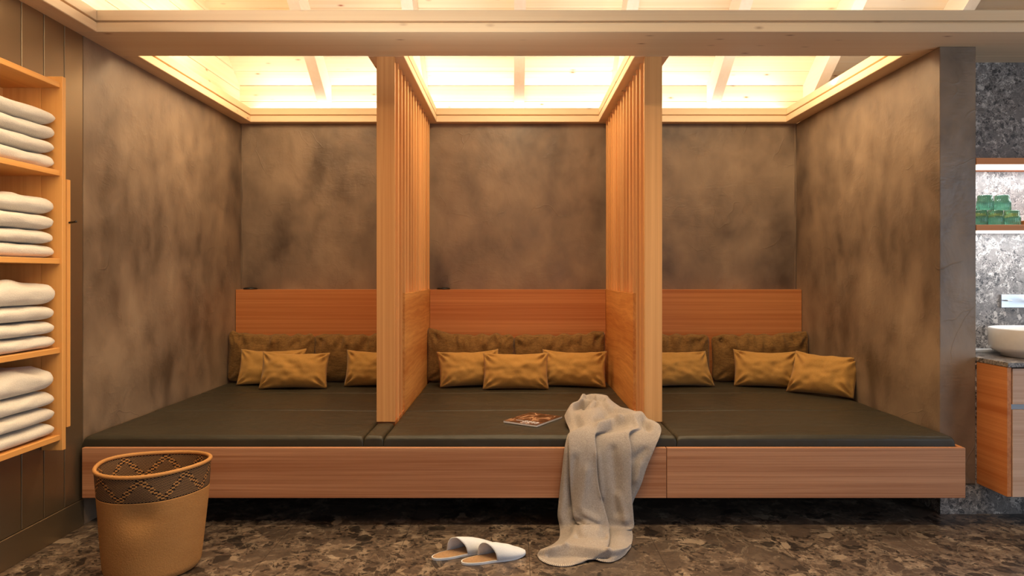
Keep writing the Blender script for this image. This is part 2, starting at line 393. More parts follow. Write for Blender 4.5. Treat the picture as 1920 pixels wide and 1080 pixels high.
beam('trim_8', .679, .875, 3.83, 5.465, 'lr', M['spruce_y'], 0)
beam('trim_9', 2.182, XR+.2, 3.83, 5.465, 'l', M['spruce_y'], 0)
struct(box('ceiling_washroom', XR+.2, XE, 3.83, 4.15, ZC, ZC+.05, M['spruce_x']))
# roof: planks laid along x on a slope rising towards the viewer, ridge and far slope
RD, RZ, SL = 5.60, 2.84, .70
def roof_z(y, d=0):
    RY = 2.0
    z = RZ+SL*(RD-y) if y > RY else RZ+SL*(RD-RY)-.62*(RY-y)
    return z+d
bm = bmesh.new()
def slope_planks(bm, y_start, y_end, wdt=.14):
    n = int(abs(y_end-y_start)/(wdt*.82))
    for i in range(n):
        ya = y_start+(y_end-y_start)*i/n; yb = y_start+(y_end-y_start)*(i+1)/n; g = (yb-ya)*.016
        za, zb = roof_z(ya+g), roof_z(yb-g)
        if y_start > y_end and yb < 2.0: zb = roof_z(yb-g)
        x0, x1 = XL-.04, XE+.1
        v = [bm.verts.new(p) for p in ((x0, ya+g, za), (x1, ya+g, za), (x1, yb-g, zb), (x0, yb-g, zb))]
        u = [bm.verts.new(p.co+Vector((0, 0, .03))) for p in v]
        bm.faces.new(v); bm.faces.new(list(reversed(u)))
        for k in range(4): bm.faces.new((v[k], u[k], u[(k+1) % 4], v[(k+1) % 4]))
slope_planks(bm, 5.60, 2.0); slope_planks(bm, 2.0, YB-.2)
for (ya, yb) in ((5.9, 2.0), (2.0, YB-.3)):
    x0, x1 = XL-.3, XE+.3
    v = [bm.verts.new((x, y, roof_z(y)+.035)) for x, y in ((x0, ya), (x1, ya), (x1, yb), (x0, yb))]; bm.faces.new(v)
bmesh.ops.recalc_face_normals(bm, faces=bm.faces[:])
struct(link('ceiling', bm, M['plank_x'], origin=(0, 2, 3)))
# upper vertical boarding: rear, left gable, right gable
bm = bmesh.new(); z = 2.45
while z < 3.0:
    add_box(bm, XL-.06, XE, 5.60, 5.63, z+.0015, z+.1285, .0015); z += .13
add_box(bm, XL-.3, XE+.3, 5.631, 5.66, 2.4, 3.1)
struct(link('wall_rear_boarding', bm, M['plank_x'], origin=(0, 5.6, 2.5)))
bm = bmesh.new(); z = 2.515
while z < 5.4:
    add_box(bm, XL-.06, XL-.035, YB-.2, 5.62, z+.0015, z+.1385, .0015); z += .14
add_box(bm, XL-.09, XL-.061, YB-.3, 5.8, 2.4, 5.5)
struct(link('wall_left_gable', bm, M['plank_y'], origin=(XL, 2, 2.5)))
struct(box('wall_right_gable', XE, XE+.1, YB-.2, 5.8, ZC, 5.5, M['plank_y']))
struct(box('wall_front_gable', XL-.2, XE+.2, YB-.25, YB-.05, 2.7, 3.2, M['plank_x']))
# rafters
rn = 0
for k in range(-2, 6):
    xc = .045+.79*k; bm = bmesh.new(); hw = .041; dp = .245
    for ya, yb in ((5.60, 2.0), (2.0, YB)):
        v = []
        for y in (ya, yb):
            zt = roof_z(y, -.001)
            for x in (xc-hw, xc+hw):
                for zz in (zt, zt-dp): v.append(bm.verts.new((x, y, zz)))
        for f in ((0, 1, 3, 2), (4, 6, 7, 5), (0, 4, 5, 1), (2, 3, 7, 6), (0, 2, 6, 4), (1, 5, 7, 3)): bm.faces.new([v[i] for i in f])
    bmesh.ops.recalc_face_normals(bm, faces=bm.faces[:])
    rn += 1; struct(link('trim_%d' % (9+rn), bm, M['rafter'], origin=(xc, 3, 3)))

# ------------------------------------------------------------------ bench
MT = .455      # mattress top
bench = empty('built_in_bench', (0, 4.4, .0), label='long floating larch daybed base running under all three alcoves', cat='bench')
JX = .776
box('front_panel', -2.188, JX-.0015, 3.46, 3.486, .153, .407, M['larch_fine'], bench, bev=.0015)
box('front_panel', JX+.0015, XR, 3.46, 3.486, .153, .407, M['larch_fine'], bench, bev=.0015)
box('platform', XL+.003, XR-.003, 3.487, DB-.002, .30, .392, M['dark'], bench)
box('plinth', XL+.003, XR-.003, 4.25, DB-.004, 0.0, .30, M['stone_shaded'], bench)
box('end_panel', XR-.022, XR, 3.487, DC-.005, .153, .407, M['larch_y'], bench)

def mattress(x0, x1, y0, y1, label, group=None, name='mattress', seams=(4.16, 4.78), dome=.006, cat='mattress'):
    bm = bmesh.new(); nx = max(6, int((x1-x0)/.03)); r = .022 if x1-x0 > .3 else .018
    # y profile
    prof = []
    for i in range(7):
        a = math.pi/2*i/6; prof.append((y0+r-r*math.cos(a), MT-r+r*math.sin(a)))
    y = y0+r+.02
    while y < y1-r: prof.append((y, MT)); y += (.004 if any(abs(y-s) < .026 for s in seams) else .02)
    for i in range(7):
        a = math.pi/2*i/6; prof.append((y1-r+r*math.sin(a), MT-r+r*math.cos(a)))
    prof = [(y0, .394)]+prof+[(y1, .394)]
    xs = []
    for i in range(5): xs.append(x0+r-r*math.cos(math.pi/2*i/4))
    for i in range(1, nx): xs.append(x0+r+(x1-x0-2*r)*i/nx)
    for i in range(5): xs.append(x1-r+r*math.sin(math.pi/2*i/4))
    rows = []
    for (py, pz) in prof:
        row = []
        for x in xs:
            z = pz
            ex = min(x-x0, x1-x)
            if ex < r: z -= (r-math.sqrt(max(0, r*r-(r-ex)**2)))*(1 if pz > .42 else 0)
            if pz > MT-.002:
                cu = 1-((x-(x0+x1)/2)/((x1-x0)/2))**2
                z += dome*cu
                for s in seams: z -= .007*math.exp(-((py-s)/.008)**2)
                z += .0025*noise.noise(Vector((x*2.5, py*4, x0)))+.0014*noise.noise(Vector((x*9+py*6, py*7, 3)))
            row.append(bm.verts.new((x, py, z)))
        rows.append(row)
    for A, B in zip(rows, rows[1:]):
        for a, b, c, d in zip(A, A[1:], B[1:], B): bm.faces.new((a, b, c, d))
    base0 = []
    for row in rows: pass
    # side skirts
    for idx in (0, -1):
        low = [bm.verts.new((r_[idx].co.x, r_[idx].co.y, .394)) for r_ in rows]
        for i in range(len(rows)-1):
            try: bm.faces.new((rows[i][idx], rows[i+1][idx], low[i+1], low[i]))
            except ValueError: pass
    bmesh.ops.recalc_face_normals(bm, faces=bm.faces[:])
    o = link(name, bm, M['leather'], smooth=True, origin=((x0+x1)/2, (y0+y1)/2, .394))
    return tag(o, label, cat, group)
BY1 = 5.418
mattress(XL+.004, -.770, 3.496, BY1, 'dark olive leather mattress filling the left alcove')
mattress(-.666, .7305, 3.496, BY1, 'dark olive leather mattress in the middle alcove under the magazine')
mattress(.8365, XR-.03, 3.496, BY1, 'dark olive leather mattress filling the right alcove')
mattress(-.768, -.668, 3.498, 3.828, 'narrow olive leather filler pad before the left timber post', name='filler_pad', seams=(), dome=.003, cat='cushion')
mattress(.7325, .8345, 3.498, 3.828, 'narrow olive leather filler pad before the right timber post', name='filler_pad', seams=(), dome=.003, cat='cushion')

# backrest ledge
for i, (a, b, lab) in enumerate(((XL+.003, -.771, 'left'), (-.665, .7315, 'middle'), (.8355, XR-.003, 'right'))):
    o = empty('backrest_ledge', ((a+b)/2, 5.47, .394), label='reddish larch backrest box along the rear wall of the %s alcove' % lab, cat='backrest')
    box('back_panel', a, b, 5.42, 5.44, .394, 1.170, M['larch_x'], o, bev=.0015)
    box('ledge_top', a, b, 5.441, DB-.002, 1.150, 1.170, M['larch_x'], o)
for px, lab in ((469.5, 'left'), (831.5, 'middle')):
    D = 5.475; c = P(px, 540, D)
    bm = bmesh.new(); lathe(bm, [(.052, 1.1705), (.055, 1.174), (.053, 1.182), (.035, 1.1865), (.003, 1.188)], c.x, D, 32)
    o = link('socket_cap', bm, M['black'], smooth=True, origin=(c.x, D, 1.1705))
    tag(o, 'small flat black round cap on the backrest ledge of the %s alcove' % lab, 'cap')

# partitions
def partition(x0, x1, lab):
    o = empty('slatted_partition', ((x0+x1)/2, 4.6, .394), label=lab, cat='partition')
    n = 14; t = .028; pitch = .1205
    for k in range(n):
        y = 3.83+pitch*k
        z0 = .4445 if k == 0 else (.400 if k < 3 else 1.1725)
        box('post' if k == 0 else 'slat', x0, x1, y, y+t, z0 if k else .460, ZC-.001, M['larch_z'], o, bev=.0015)
    box('lower_panel', x0, x1, 3.83+pitch*3, BY1-.002+.1, .400, 1.1715, M['larch_panel'], o, bev=.0015)
    box('floor_rail', x0+.002, x1-.002, 3.8585, 3.83+pitch*3-.001, .394, .4585, M['larch_y'], o)
    return o
partition(-.769, -.667, 'vertical larch slat screen between the left and middle alcoves')
partition(.7335, .8335, 'vertical larch slat screen between the middle and right alcoves')

# ------------------------------------------------------------------ pillows
def pillow(name, bl, br, h, lean, T, m, label, cat='pillow', group=None, seed=0, topl=0, topr=0, wr=1.0, topshift=0, pinch=.05, z=MT+.012, dome=True, vwr=0, corner=0):
    a = PZ(bl[0], bl[1], z); b = PZ(br[0], br[1], z)
    wv = b-a; W = wv.length; ux = wv.normalized(); uy = Vector((-ux.y, ux.x, 0))   # uy: away from camera
    up = (Vector((0, 0, 1))*math.cos(lean)+uy*math.sin(lean)).normalized(); nrm = ux.cross(up).normalized()  # towards camera
    mid = (a+b)/2+uy*(-.0)
    bm = bmesh.new(); nu, nv = 56, 36
    def pt(u, v, s):
        x = W/2*u*(1-pinch*(1-v*v)); y = h/2*v*(1-pinch*1.5*(1-u*u))
        e = max(0, (1-abs(u)**2.6))*max(0, (1-abs(v)**2.4))
        t = T/2*e**.52
        q = Vector((u*2.2+seed*7.3, v*1.6, seed*3.1+s))
        t *= 1+.20*noise.noise(q*1.2)
        # corner wrinkles radiating
        cu, cv = 1-abs(u), 1-abs(v)
        cr = math.exp(-((cu*W/h)**2+cv**2)/.30)
        ang = math.atan2(cv, cu*W/h+.001)
        t += wr*T*.17*cr*math.sin(ang*10+seed*1.7+(3 if u > 0 else 0))*min(1, e*6)
        t += wr*T*.04*noise.noise(Vector((u*5+seed, v*3.5, s*5)))*min(1, e*4)
        if corner: x *= 1-corner*abs(v)**7*abs(u)**3; y *= 1-corner*1.6*abs(u)**9*abs(v)**3
        # sag of weight to the bottom
        y += h*.02*noise.noise(Vector((u*3+seed*5, 0, 1)))*(v > 0)*v
        tl = topl if u < 0 else topr
        y += tl*max(0, v)*abs(u)**2.2
        x += topshift*(v+1)/2
        t *= 1+.25*max(0, -v)*(1-abs(v))
        if vwr: t += T*vwr*math.exp(-((v-.72)/.30)**2)*(noise.noise(Vector((u*7+seed*3, v*1.2, seed)))+.5*noise.noise(Vector((u*15, v*2, seed))))*min(1, e*6); y += vwr*.05*noise.noise(Vector((u*6+seed, 1, 2)))*max(0, v)
        return mid+up*(h/2+y)+ux*x+nrm*(t*s*(1.0))+uy*(T*.22)
    front = [[bm.verts.new(pt(-1+2*i/nu, -1+2*j/nv, 1)) for i in range(nu+1)] for j in range(nv+1)]
    back = [[(front[j][i] if i in (0, nu) or j in (0, nv) else bm.verts.new(pt(-1+2*i/nu, -1+2*j/nv, -1))) for i in range(nu+1)] for j in range(nv+1)]
    for g, fl in ((front, 0), (back, 1)):
        for j in range(nv):
            for i in range(nu):
                q = (g[j][i], g[j][i+1], g[j+1][i+1], g[j+1][i])
                bm.faces.new(q if not fl else tuple(reversed(q)))
    # rest on the mattress
    zmin = min(v.co.z for v in bm.verts)
    bmesh.ops.translate(bm, vec=(0, 0, z-.004-zmin), verts=bm.verts)
    root = link(name, bm, m, smooth=True, origin=(mid.x, mid.y, z))
    tag(root, label, cat, group)
    return root
bk = dict(corner=.06, vwr=.30, h=.375, T=.135, m=M['olive'], pinch=.03, wr=.6, cat='back cushion')
def backc(bl, br, label, **k):
    q = dict(bk); q.update(k); return pillow('back_cushion', bl, br, q.pop('h'), math.radians(4), q.pop('T'), q.pop('m'), label, **q)
backc((421, 716), (590, 716), 'large olive brown back cushion in the left corner of the left alcove', seed=1, topl=.03, topr=.0)
backc((584, 716), (752, 716), 'large olive brown back cushion beside the left screen, partly hidden by its post', seed=2, topl=.0, topr=.0)
backc((797, 716), (966, 716), 'large olive brown back cushion, left one of the middle alcove', seed=3, topl=.06, topr=.0)
backc((962, 716), (1138, 716), 'large olive brown back cushion, right one of the middle alcove', seed=4, topl=-.005, topr=.035)
backc((1166, 716), (1335, 716), 'large olive brown back cushion beside the right screen, partly hidden by its post', seed=5, topl=0, topr=0)
backc((1336, 716), (1524, 715), 'large olive brown back cushion in the right corner of the right alcove', seed=6, topl=-.005, topr=.035)
sp = dict(h=.268, T=.165, m=M['mustard'], cat='pillow')
def small(bl, br, label, lean=16, **k):
    q = dict(sp); q.update(k); return pillow('throw_pillow', bl, br, q.pop('h'), math.radians(lean), q.pop('T'), q.pop('m'), label, **q)
small((440, 722), (566, 722), T=.10, label= 'mustard pillow leaning in the left alcove, mostly hidden behind another mustard pillow', seed=11, lean=20, topl=.01, topr=.012)
small((481, 730), (611, 729), 'mustard pillow standing in front of another in the left alcove', seed=12, lean=22, topl=.012, topr=0)
small((642, 725), (768, 725), 'mustard pillow cut off by the left timber post', seed=13, lean=20, topl=.01, topr=.0)
small((825, 727), (944, 724), 'leftmost mustard pillow in the middle alcove', seed=14, lean=20, topl=0, topr=.015, topshift=-.02)
small((904, 731), (1030, 731), 'centre mustard pillow in the middle alcove, overlapping its two neighbours', seed=15, lean=20, topl=.0, topr=.005)
small((1012, 724), (1136, 728), 'rightmost mustard pillow in the middle alcove', seed=16, lean=20, topl=.012, topr=.008)
small((1218, 726), (1344, 725), 'mustard pillow beside the right timber post in the right alcove', seed=17, lean=20, topl=0, topr=.0, topshift=-.04)
small((1376, 724), (1500, 729), 'middle mustard pillow in the right alcove before the large corner cushion', seed=18, lean=20, topl=.015, topr=.01)
small((1470, 734), (1598, 748), 'mustard pillow turned at an angle near the right plaster wall', seed=19, lean=22, h=.29, topl=.015, topr=.0, topshift=.03)

# ------------------------------------------------------------------ towel shelf on the left wall
SX = -2.118; cab = empty('towel_shelf', (-2.3, 2.7, .463), label='open honey coloured wooden shelf unit set into the panelled left wall', cat='shelf')
box('side_panel', -2.44, XL+.0015, 3.19, 3.203, .492, 2.183, M['birch_z'], cab)
box('side_edge', XL+.002, -2.108, 3.19, 3.215, .463, 2.212, M['birch_z'], cab, bev=.002)
box('side_panel', -2.44, -2.108, 2.202, 2.225, .492, 2.183, M['birch_z'], cab)
shz = [2.157, 1.746, 1.335, .919, .512]
for z in shz: box('shelf_board', -2.44, SX, 2.226, 3.189, z, z+.025, M['birch_y'], cab, bev=.0015)
box('back_panel', -2.455, -2.441, 2.202, 3.2, .495, 2.18, M['birch_z'], cab)
box('back_rail', -2.40, -2.385, 2.24, 3.188, 2.075, 2.156, M['birch_y'], cab)
batten = empty('wall_batten', (XL+.02, 3.37, .537), label='slim upright wooden batten with a black peg beside the towel shelf', cat='hook rail')
box('board', XL+.001, XL+.022, 3.345, 3.372, .537, 1.752, M['birch_z'], batten, bev=.0015)
bm = bmesh.new(); tube(bm, [(XL+.02, 3.36, 1.541), (XL+.055, 3.36, 1.546), (XL+.058, 3.36, 1.548)], [.005, .0045, .006], 10)
link('peg', bm, M['black'], batten, smooth=True)

def towel(x0, x1, y0, y1, z0, t, seed, label, crumple=0):
    bm = bmesh.new(); n = 30; L = 84
    rings = []
    cx, hw = (x0+x1)/2, (x1-x0)/2
    for j in range(L+1):
        s = j/L; q = math.cos(math.pi*s)
        e = (1-abs(q)**22)**.5 if 0 < j < L else 0
        y = y0+(y1-y0)*(.5-.5*q)
        ring = []
        for i in range(n):
            a = 2*math.pi*i/n; ca, sa = math.cos(a), math.sin(a)
            # squarish cross-section, rounded sides
            X = math.copysign(abs(ca)**.45, ca)*hw*(.93+.07*e); Z = math.copysign(abs(sa)**.75, sa)*t/2*(e*.97+.03)
            nn = noise.noise(Vector((cx+X*5+seed*9, y*4.5, seed*2.3)))
            n2 = noise.noise(Vector((X*14+seed*4, y*11, sa*2+seed)))
            zz = z0+t/2+Z
            if sa > .05: zz += t*(.07*nn+.05*n2)*e + crumple*t*.25*noise.noise(Vector((X*9, y*6+seed, 5)))*e
            X += .006*noise.noise(Vector((y*6, seed*5, sa)))+.004*n2
            # soft droop of the outer side
            ring.append(bm.verts.new((cx+X, y, zz)))
        rings.append(ring)
    for A, B in zip(rings, rings[1:]):
        for k in range(n): bm.faces.new((A[k], A[(k+1) % n], B[(k+1) % n], B[k]))
    bm.faces.new(rings[0]); bm.faces.new(rings[-1])
    bmesh.ops.recalc_face_normals(bm, faces=bm.faces[:])
    o = link('folded_towel', bm, M['towel'], smooth=True, origin=(cx, (y0+y1)/2, z0))
    return o
ths = [[.068, .064, .064, .068], [.062, .062, .070, .076], [.062, .064, .068, .100], [.066, .068, .072, .112]]
shn = ['highest', 'second highest', 'third highest', 'lowest']; pn = ['bottom', 'second from bottom', 'third from bottom', 'top']
for si in range(4):
    z = shz[si+1]+.0255
    for ti, t in enumerate(ths[si]):
        sd = si*4+ti; j = random.uniform(-.006, .006)
        o = towel(-2.415, SX-.006-abs(random.uniform(0, .008)), 2.70+j, 3.176-random.uniform(0, .012), z, t, sd, '', 1 if ti == 3 else 0)
        tag(o, 'folded white towel, %s in the stack on the %s shelf' % (pn[ti], shn[si]), 'towel', 'folded towels in the shelf unit')
        z += t*1.035

# ------------------------------------------------------------------ basket
BX, BYc = -1.580, 2.99
bask = empty('woven_basket', (BX, BYc, 0), label='tall oval woven straw basket with dark zigzag band on the floor', cat='basket')
NR, NB = 208, 84
BH = .460
def bpt(i, z, inset=0):
    a = 2*math.pi*i/NR; s = z/BH
    A = .190+.040*s**.9; Bm = .170+.035*s
    if z < .03: k = 1-(1-z/.03)**2*.08; A *= k; Bm *= k
    A -= inset; Bm -= inset
    x, y = A*math.cos(a), Bm*math.sin(a)
    # soft dents
    n = noise.noise(Vector((math.cos(a)*1.3+4, math.sin(a)*1.3, s*1.6)))
    f = 1+.05*n*s; x *= f; y *= f
    dent = math.exp(-((a-math.radians(268))/.35)**2-((s-.63)/.14)**2)*.018; y += dent
    th = math.radians(12)
    X = x*math.cos(th)-y*math.sin(th); Y = x*math.sin(th)+y*math.cos(th)
    zz = z + s*(.006*math.cos(2*a+.5))
    X += .006*s
    return Vector((BX+X, BYc+Y, max(zz, .001)))
def bmesh_rows(z0, z1, nr, inset=0, weave=.0014, cols=None):
    bm = bmesh.new(); rows = []
    for j in range(nr+1):
        z = z0+(z1-z0)*j/nr
        rows.append([bm.verts.new(bpt(i, z, inset+(weave if (i+j) % 2 else -weave))) for i in range(NR)])
    for j in range(nr):
        for i in range(NR):
            f = bm.faces.new((rows[j][i], rows[j][(i+1) % NR], rows[j+1][(i+1) % NR], rows[j+1][i]))
            if cols: f.material_index = cols(i, j, nr)
    return bm, rows
ZB = BH-.112
bm, rows = bmesh_rows(0, ZB, 70)
bm.faces.new([v for v in reversed(rows[0])])
bmesh.ops.recalc_face_normals(bm, faces=bm.faces[:])
o = link('basket_body', bm, M['straw'], bask, smooth=True)
md = o.modifiers.new('s', 'SOLIDIFY'); md.thickness = .006; md.offset = -1
def pat(i, j, nr):
    # zigzag of light/dark checks on a fine twill ground
    if j < 1 or j >= nr-1: return 1
    per = 26; ph = i % per; tri = abs(ph-per/2)/(per/2)      # 0..1
    jz = tri*(nr-5)+2
    d = (j-jz)*(per/2)/(nr-5)
    if abs(d) < 2.1:
        q = int(math.floor((j)/2)+math.floor(i/2)) % 2
        return 0 if q else 1
    return 2 if (i+j) % 2 else 1
bm, rows = bmesh_rows(ZB, BH-.006, 30, weave=.0006, cols=pat)
bmesh.ops.recalc_face_normals(bm, faces=bm.faces[:])
o = link('patterned_band', bm, [M['straw'], M['straw_dark'], M['straw_mid']], bask, smooth=True)
o['label'] = 'dark brown band with checked zigzag lines'
md = o.modifiers.new('s', 'SOLIDIFY'); md.thickness = .006; md.offset = -1
bm = bmesh.new(); pts = [bpt(i, BH, .003) for i in range(NR)]
tube(bm, pts, [.0085+.0007*(i % 2) for i in range(NR)], 8, closed=True)
link('rim', bm, M['straw'], bask, smooth=True)

# ------------------------------------------------------------------ magazine
ZM = MT+.009
pl, pf, pr = PZ(944, 792, ZM), PZ(1008, 801, ZM), PZ(1056, 783, ZM)
ux = (pf-pl); Wm = ux.length; ux = ux/Wm; uy = Vector((-ux.y, ux.x, 0))
Hm = .285; Wm = .215
mag = empty('magazine', pl, label='dark covered magazine with white lettering lying on the middle mattress', cat='magazine')
def mbox(x0, x1, y0, y1, z0, z1, m, nm):
    bm = bmesh.new(); add_box(bm, x0, x1, y0, y1, z0, z1, .0005)
    bmesh.ops.transform(bm, matrix=Matrix(((ux.x, uy.x, 0, pl.x), (ux.y, uy.y, 0, pl.y), (0, 0, 1, ZM-.001), (0, 0, 0, 1))), verts=bm.verts)
    return link(nm, bm, m, mag)
def coverm():
    m = N('magazine_cover'); v = m.coord((1, 1, 1)); n = m.noise(v, 14, 5, .6, 1.5)
    m.col(m.ramp(n, [(.40, srgb(44, 28, 24)), (.54, srgb(96, 58, 44)), (.63, srgb(190, 150, 120)), (.75, srgb(80, 48, 36))])); m.rough(.25); return m.m
mbox(0, Wm, 0, Hm, 0, .009, M['paper'], 'pages')
cover = mbox(0, Wm, 0, Hm, .0095, .0103, coverm(), 'cover')
bm = bmesh.new()
def stroke(pts, r=.0028):
    tube(bm, [Vector((pl.x, pl.y, ZM-.001+.0106))+ux*x+uy*y for x, y in pts], r, 6)
hx, hy = .105, .030    # lettering near the front right corner
for k, g in enumerate((
    [(0, 0), (.004, .03), (.016, .036), (.018, .024), (.006, .018), (.02, 0)],
    [(.0, .03), (.018, .034), (.002, .004), (.02, .002)],
    [(.0, .032), (.018, .034), (.003, .004), (.02, .004)],
    [(.0, .026), (.008, .036), (.018, .028), (.012, .018), (.018, .008), (.006, .0), (0, .006)])):
    stroke([(hx+k*.024+a, hy+b) for a, b in g], .0022)
stroke([(.05, .055), (.075, .06), (.10, .052)], .0016); stroke([(.10, .016), (.13, .018), (.16, .015)], .0014)
link('lettering', bm, M['paper'], cover)['label'] = 'white script lettering on the cover'

# ------------------------------------------------------------------ slippers
def slipper(heel, toe, label, L=.285, Wd=.10):
    a = PZ(heel[0], heel[1], .004); b = PZ(toe[0], toe[1], .004)
    d = (b-a); L = d.length; d = d/L; s = Vector((-d.y, d.x, 0))
    root = empty('slipper', a, label=label, cat='slipper', group='pair of white slippers on the floor')
    def half(t):   # outline half width
        w_ = (1-abs(2*t-1)**2.5)**.42 if 0 < t < 1 else 0
        return Wd/2*w_*(.84+.24*t-.12*math.exp(-((t-.45)/.14)**2))
    def W3(t, q, z): return a+d*(t*L)+s*(q)+Vector((0, 0, z))
    def sole(z0, z1, shr, m, nm):
        bm = bmesh.new(); n = 40
        top, bot = [], []
        for side in (1, -1):
            for i in range(n):
                t = i/n if side == 1 else 1-i/n
                t2 = .5-.5*math.cos(math.pi*t)
                h = max(0, half(t2)-shr)
                tt = shr/L+t2*(1-2*shr/L)
                lift = .006*max(0, (t2-.8)/.2)
                top.append(bm.verts.new(W3(tt, side*h, z1+lift))); bot.append(bm.verts.new(W3(tt, side*h*.97, z0+lift)))
        bm.faces.new(top); bm.faces.new(list(reversed(bot)))
        K_ = len(top)
        for i in range(K_): bm.faces.new((top[i], bot[i], bot[(i+1) % K_], top[(i+1) % K_]))
        bmesh.ops.recalc_face_normals(bm, faces=bm.faces[:])
        return link(nm, bm, m, root)
    sole(-.003, .007, 0, M['slip_white'], 'sole'); sole(.007, .0085, .004, M['insole'], 'insole')
    bm = bmesh.new(); rows = []; n1, n2 = 26, 18
    for i in range(n1+1):
        f = i/n1
        row = []
        for j in range(n2+1):
            g = -1+2*j/n2
            t0 = .37-.11*g+.03*g*g          # slanted opening, far side reaching further back
            t = t0+(1-t0)*(.5-.5*math.cos(math.pi*f*.5)*2+.5 if False else math.sin(f*math.pi/2))
            h = half(min(t, 1))
            Hh = .064*(1-(max(0, t-.36)/.64)**1.6)*.92+.010
            z = .006+Hh*(math.sqrt(max(0, 1-abs(g)**2.0)))
            z = z*(1 if t < .999 else .2)
            z += .002*noise.noise(Vector((t*9, g*3, heel[0])))
            row.append(bm.verts.new(W3(min(t, 1), g*h*1.01, max(z, .004))))
        rows.append(row)
    for A, B in zip(rows, rows[1:]):
        for p, q, r, s_ in zip(A, A[1:], B[1:], B): bm.faces.new((p, q, r, s_))
    bmesh.ops.remove_doubles(bm, verts=bm.verts, dist=1e-5); bmesh.ops.recalc_face_normals(bm, faces=bm.faces[:])
    o = link('upper', bm, M['slip_white'], root, smooth=True)
    md = o.modifiers.new('s', 'SOLIDIFY'); md.thickness = .0035; md.offset = 0
slipper((810, 1048), (925, 1024), 'white closed toe slipper with tan insole, the one further back on the left')
slipper((865, 1056), (984, 1038), 'white closed toe slipper with tan insole, the nearer one on the right')

# ------------------------------------------------------------------ blanket
# rows of control points (px, py, D) ; 14 columns with real overlapping folds
def rowmk(ang, D, py, xs, f, dy=None):
    # f: fold offset per column (metres, along the outward normal)
    r = []
    for k, x in enumerate(xs):
        y = py+(dy[k] if dy else 0)
        p = P(x, y, D); nrm = Vector((0, -math.cos(ang), math.sin(ang)))
        r.append(p+nrm*f[k])
    return r
R = []
HP = math.pi/2
def top(py, z, xs, f, dy=None):   # row lying at height z
    r = []
    for k, x in enumerate(xs):
        y = py+(dy[k] if dy else 0); p = PZ(x, y, z+f[k]); r.append(p)
    return r
zt = MT+.012
def topD(D, x0, x1, zs, warp=None):
    n = len(zs); out = []
    W = warp or [0, .045, .10, .16, .26, .36, .44, .47, .56, .66, .75, .80, .90, 1.0]
    return [Vector(((x0+(x1-x0)*W[k]-CX)*D/F, D, zs[k])) for k in range(n)]
R.append(topD(4.12, 1098, 1148, [.469]*14))
R.append(topD(4.06, 1088, 1153, [.50,.56,.578,.58,.58,.578,.576,.574,.572,.567,.56,.545,.52,.49]))
R.append(topD(3.96, 1080, 1164, [.50,.54,.55,.525,.53,.55,.565,.572,.57,.565,.56,.55,.53,.49]))
R.append(topD(3.84, 1061, 1184, [.50,.535,.55,.53,.545,.56,.56,.555,.55,.555,.55,.54,.52,.48]))
R.append(topD(3.72, 1060, 1208, [.50,.53,.535,.54,.555,.56,.55,.53,.52,.53,.54,.54,.535,.50]))
R.append(topD(3.62, 1067, 1228, [.47,.48,.49,.525,.54,.54,.53,.495,.485,.50,.52,.52,.52,.495]))
R.append(topD(3.535, 1068, 1239, [.469,.472,.475,.505,.515,.515,.505,.475,.475,.49,.505,.485,.50,.485]))
def hang(D, py, xs, f): return rowmk(0, D, py, xs, f)
FO = [.0,.006,.0,.028,.036,.038,.034,.0,.004,.022,.032,.0,.006,.004]
R.append(rowmk(.75, 3.485, 818, [1064,1068,1074,1067,1090,1104,1116,1106,1124,1148,1178,1168,1210,1237], FO))
R.append(hang(3.450, 840, [1059,1064,1075,1066,1090,1104,1116,1106,1123,1150,1181,1169,1205,1227], [.0,.012,.0,.032,.040,.042,.036,.002,.010,.026,.036,.0,.010,.006]))
R.append(hang(3.445, 875, [1055,1061,1077,1067,1090,1105,1117,1105,1124,1152,1181,1168,1198,1212], [.0,.016,.0,.034,.044,.042,.036,.002,.012,.030,.036,.0,.014,.008]))
R.append(hang(3.445, 910, [1051,1058,1078,1069,1092,1108,1121,1107,1127,1154,1181,1166,1190,1200], [.0,.018,.0,.034,.046,.044,.038,.002,.012,.034,.038,.0,.014,.008]))
R.append(hang(3.445, 940, [1048,1056,1080,1072,1094,1113,1129,1113,1134,1158,1183,1164,1180,1187], [.0,.020,.0,.036,.050,.046,.040,.002,.014,.036,.040,.0,.010,.0]))
R.append(hang(3.44, 965, [1046,1054,1084,1075,1098,1117,1136,1120,1141,1163,1185,1166,1176,1182], [.0,.022,.004,.040,.056,.050,.044,.004,.016,.036,.040,.0,.004,.0]))
R.append(hang(3.43, 984, [1049,1060,1092,1085,1102,1122,1140,1126,1148,1168,1185,1172,1178,1183], [.0,.024,.010,.046,.070,.060,.052,.008,.016,.034,.036,.0,.0,.0]))
def fl(ys, xs, zs): return [PZ(x, y, z) for x, y, z in zip(xs, ys, zs)]
R.append(fl([1000,1000,995,993,988,990,992,994,994,996,996,996,998,1002], [1050,1062,1074,1080,1096,1116,1140,1140,1150,1160,1168,1174,1180,1186], [.004,.012,.02,.045,.07,.055,.045,.016,.022,.026,.026,.022,.014,.006]))
R.append(fl([1014,1013,1010,1006,1002,1002,1006,1008,1008,1008,1008,1008,1008,1009], [1046,1056,1064,1072,1092,1116,1141,1141,1149,1158,1166,1173,1180,1186], [.006,.015,.025,.045,.065,.065,.045,.018,.022,.026,.026,.022,.014,.006]))
R.append(fl([1030,1026,1022,1018,1016,1018,1022,1024,1024,1022,1021,1020,1018,1016], [1024,1036,1048,1060,1084,1110,1138,1138,1148,1157,1165,1172,1179,1185], [.01,.02,.03,.04,.05,.055,.045,.02,.026,.028,.026,.022,.014,.006]))
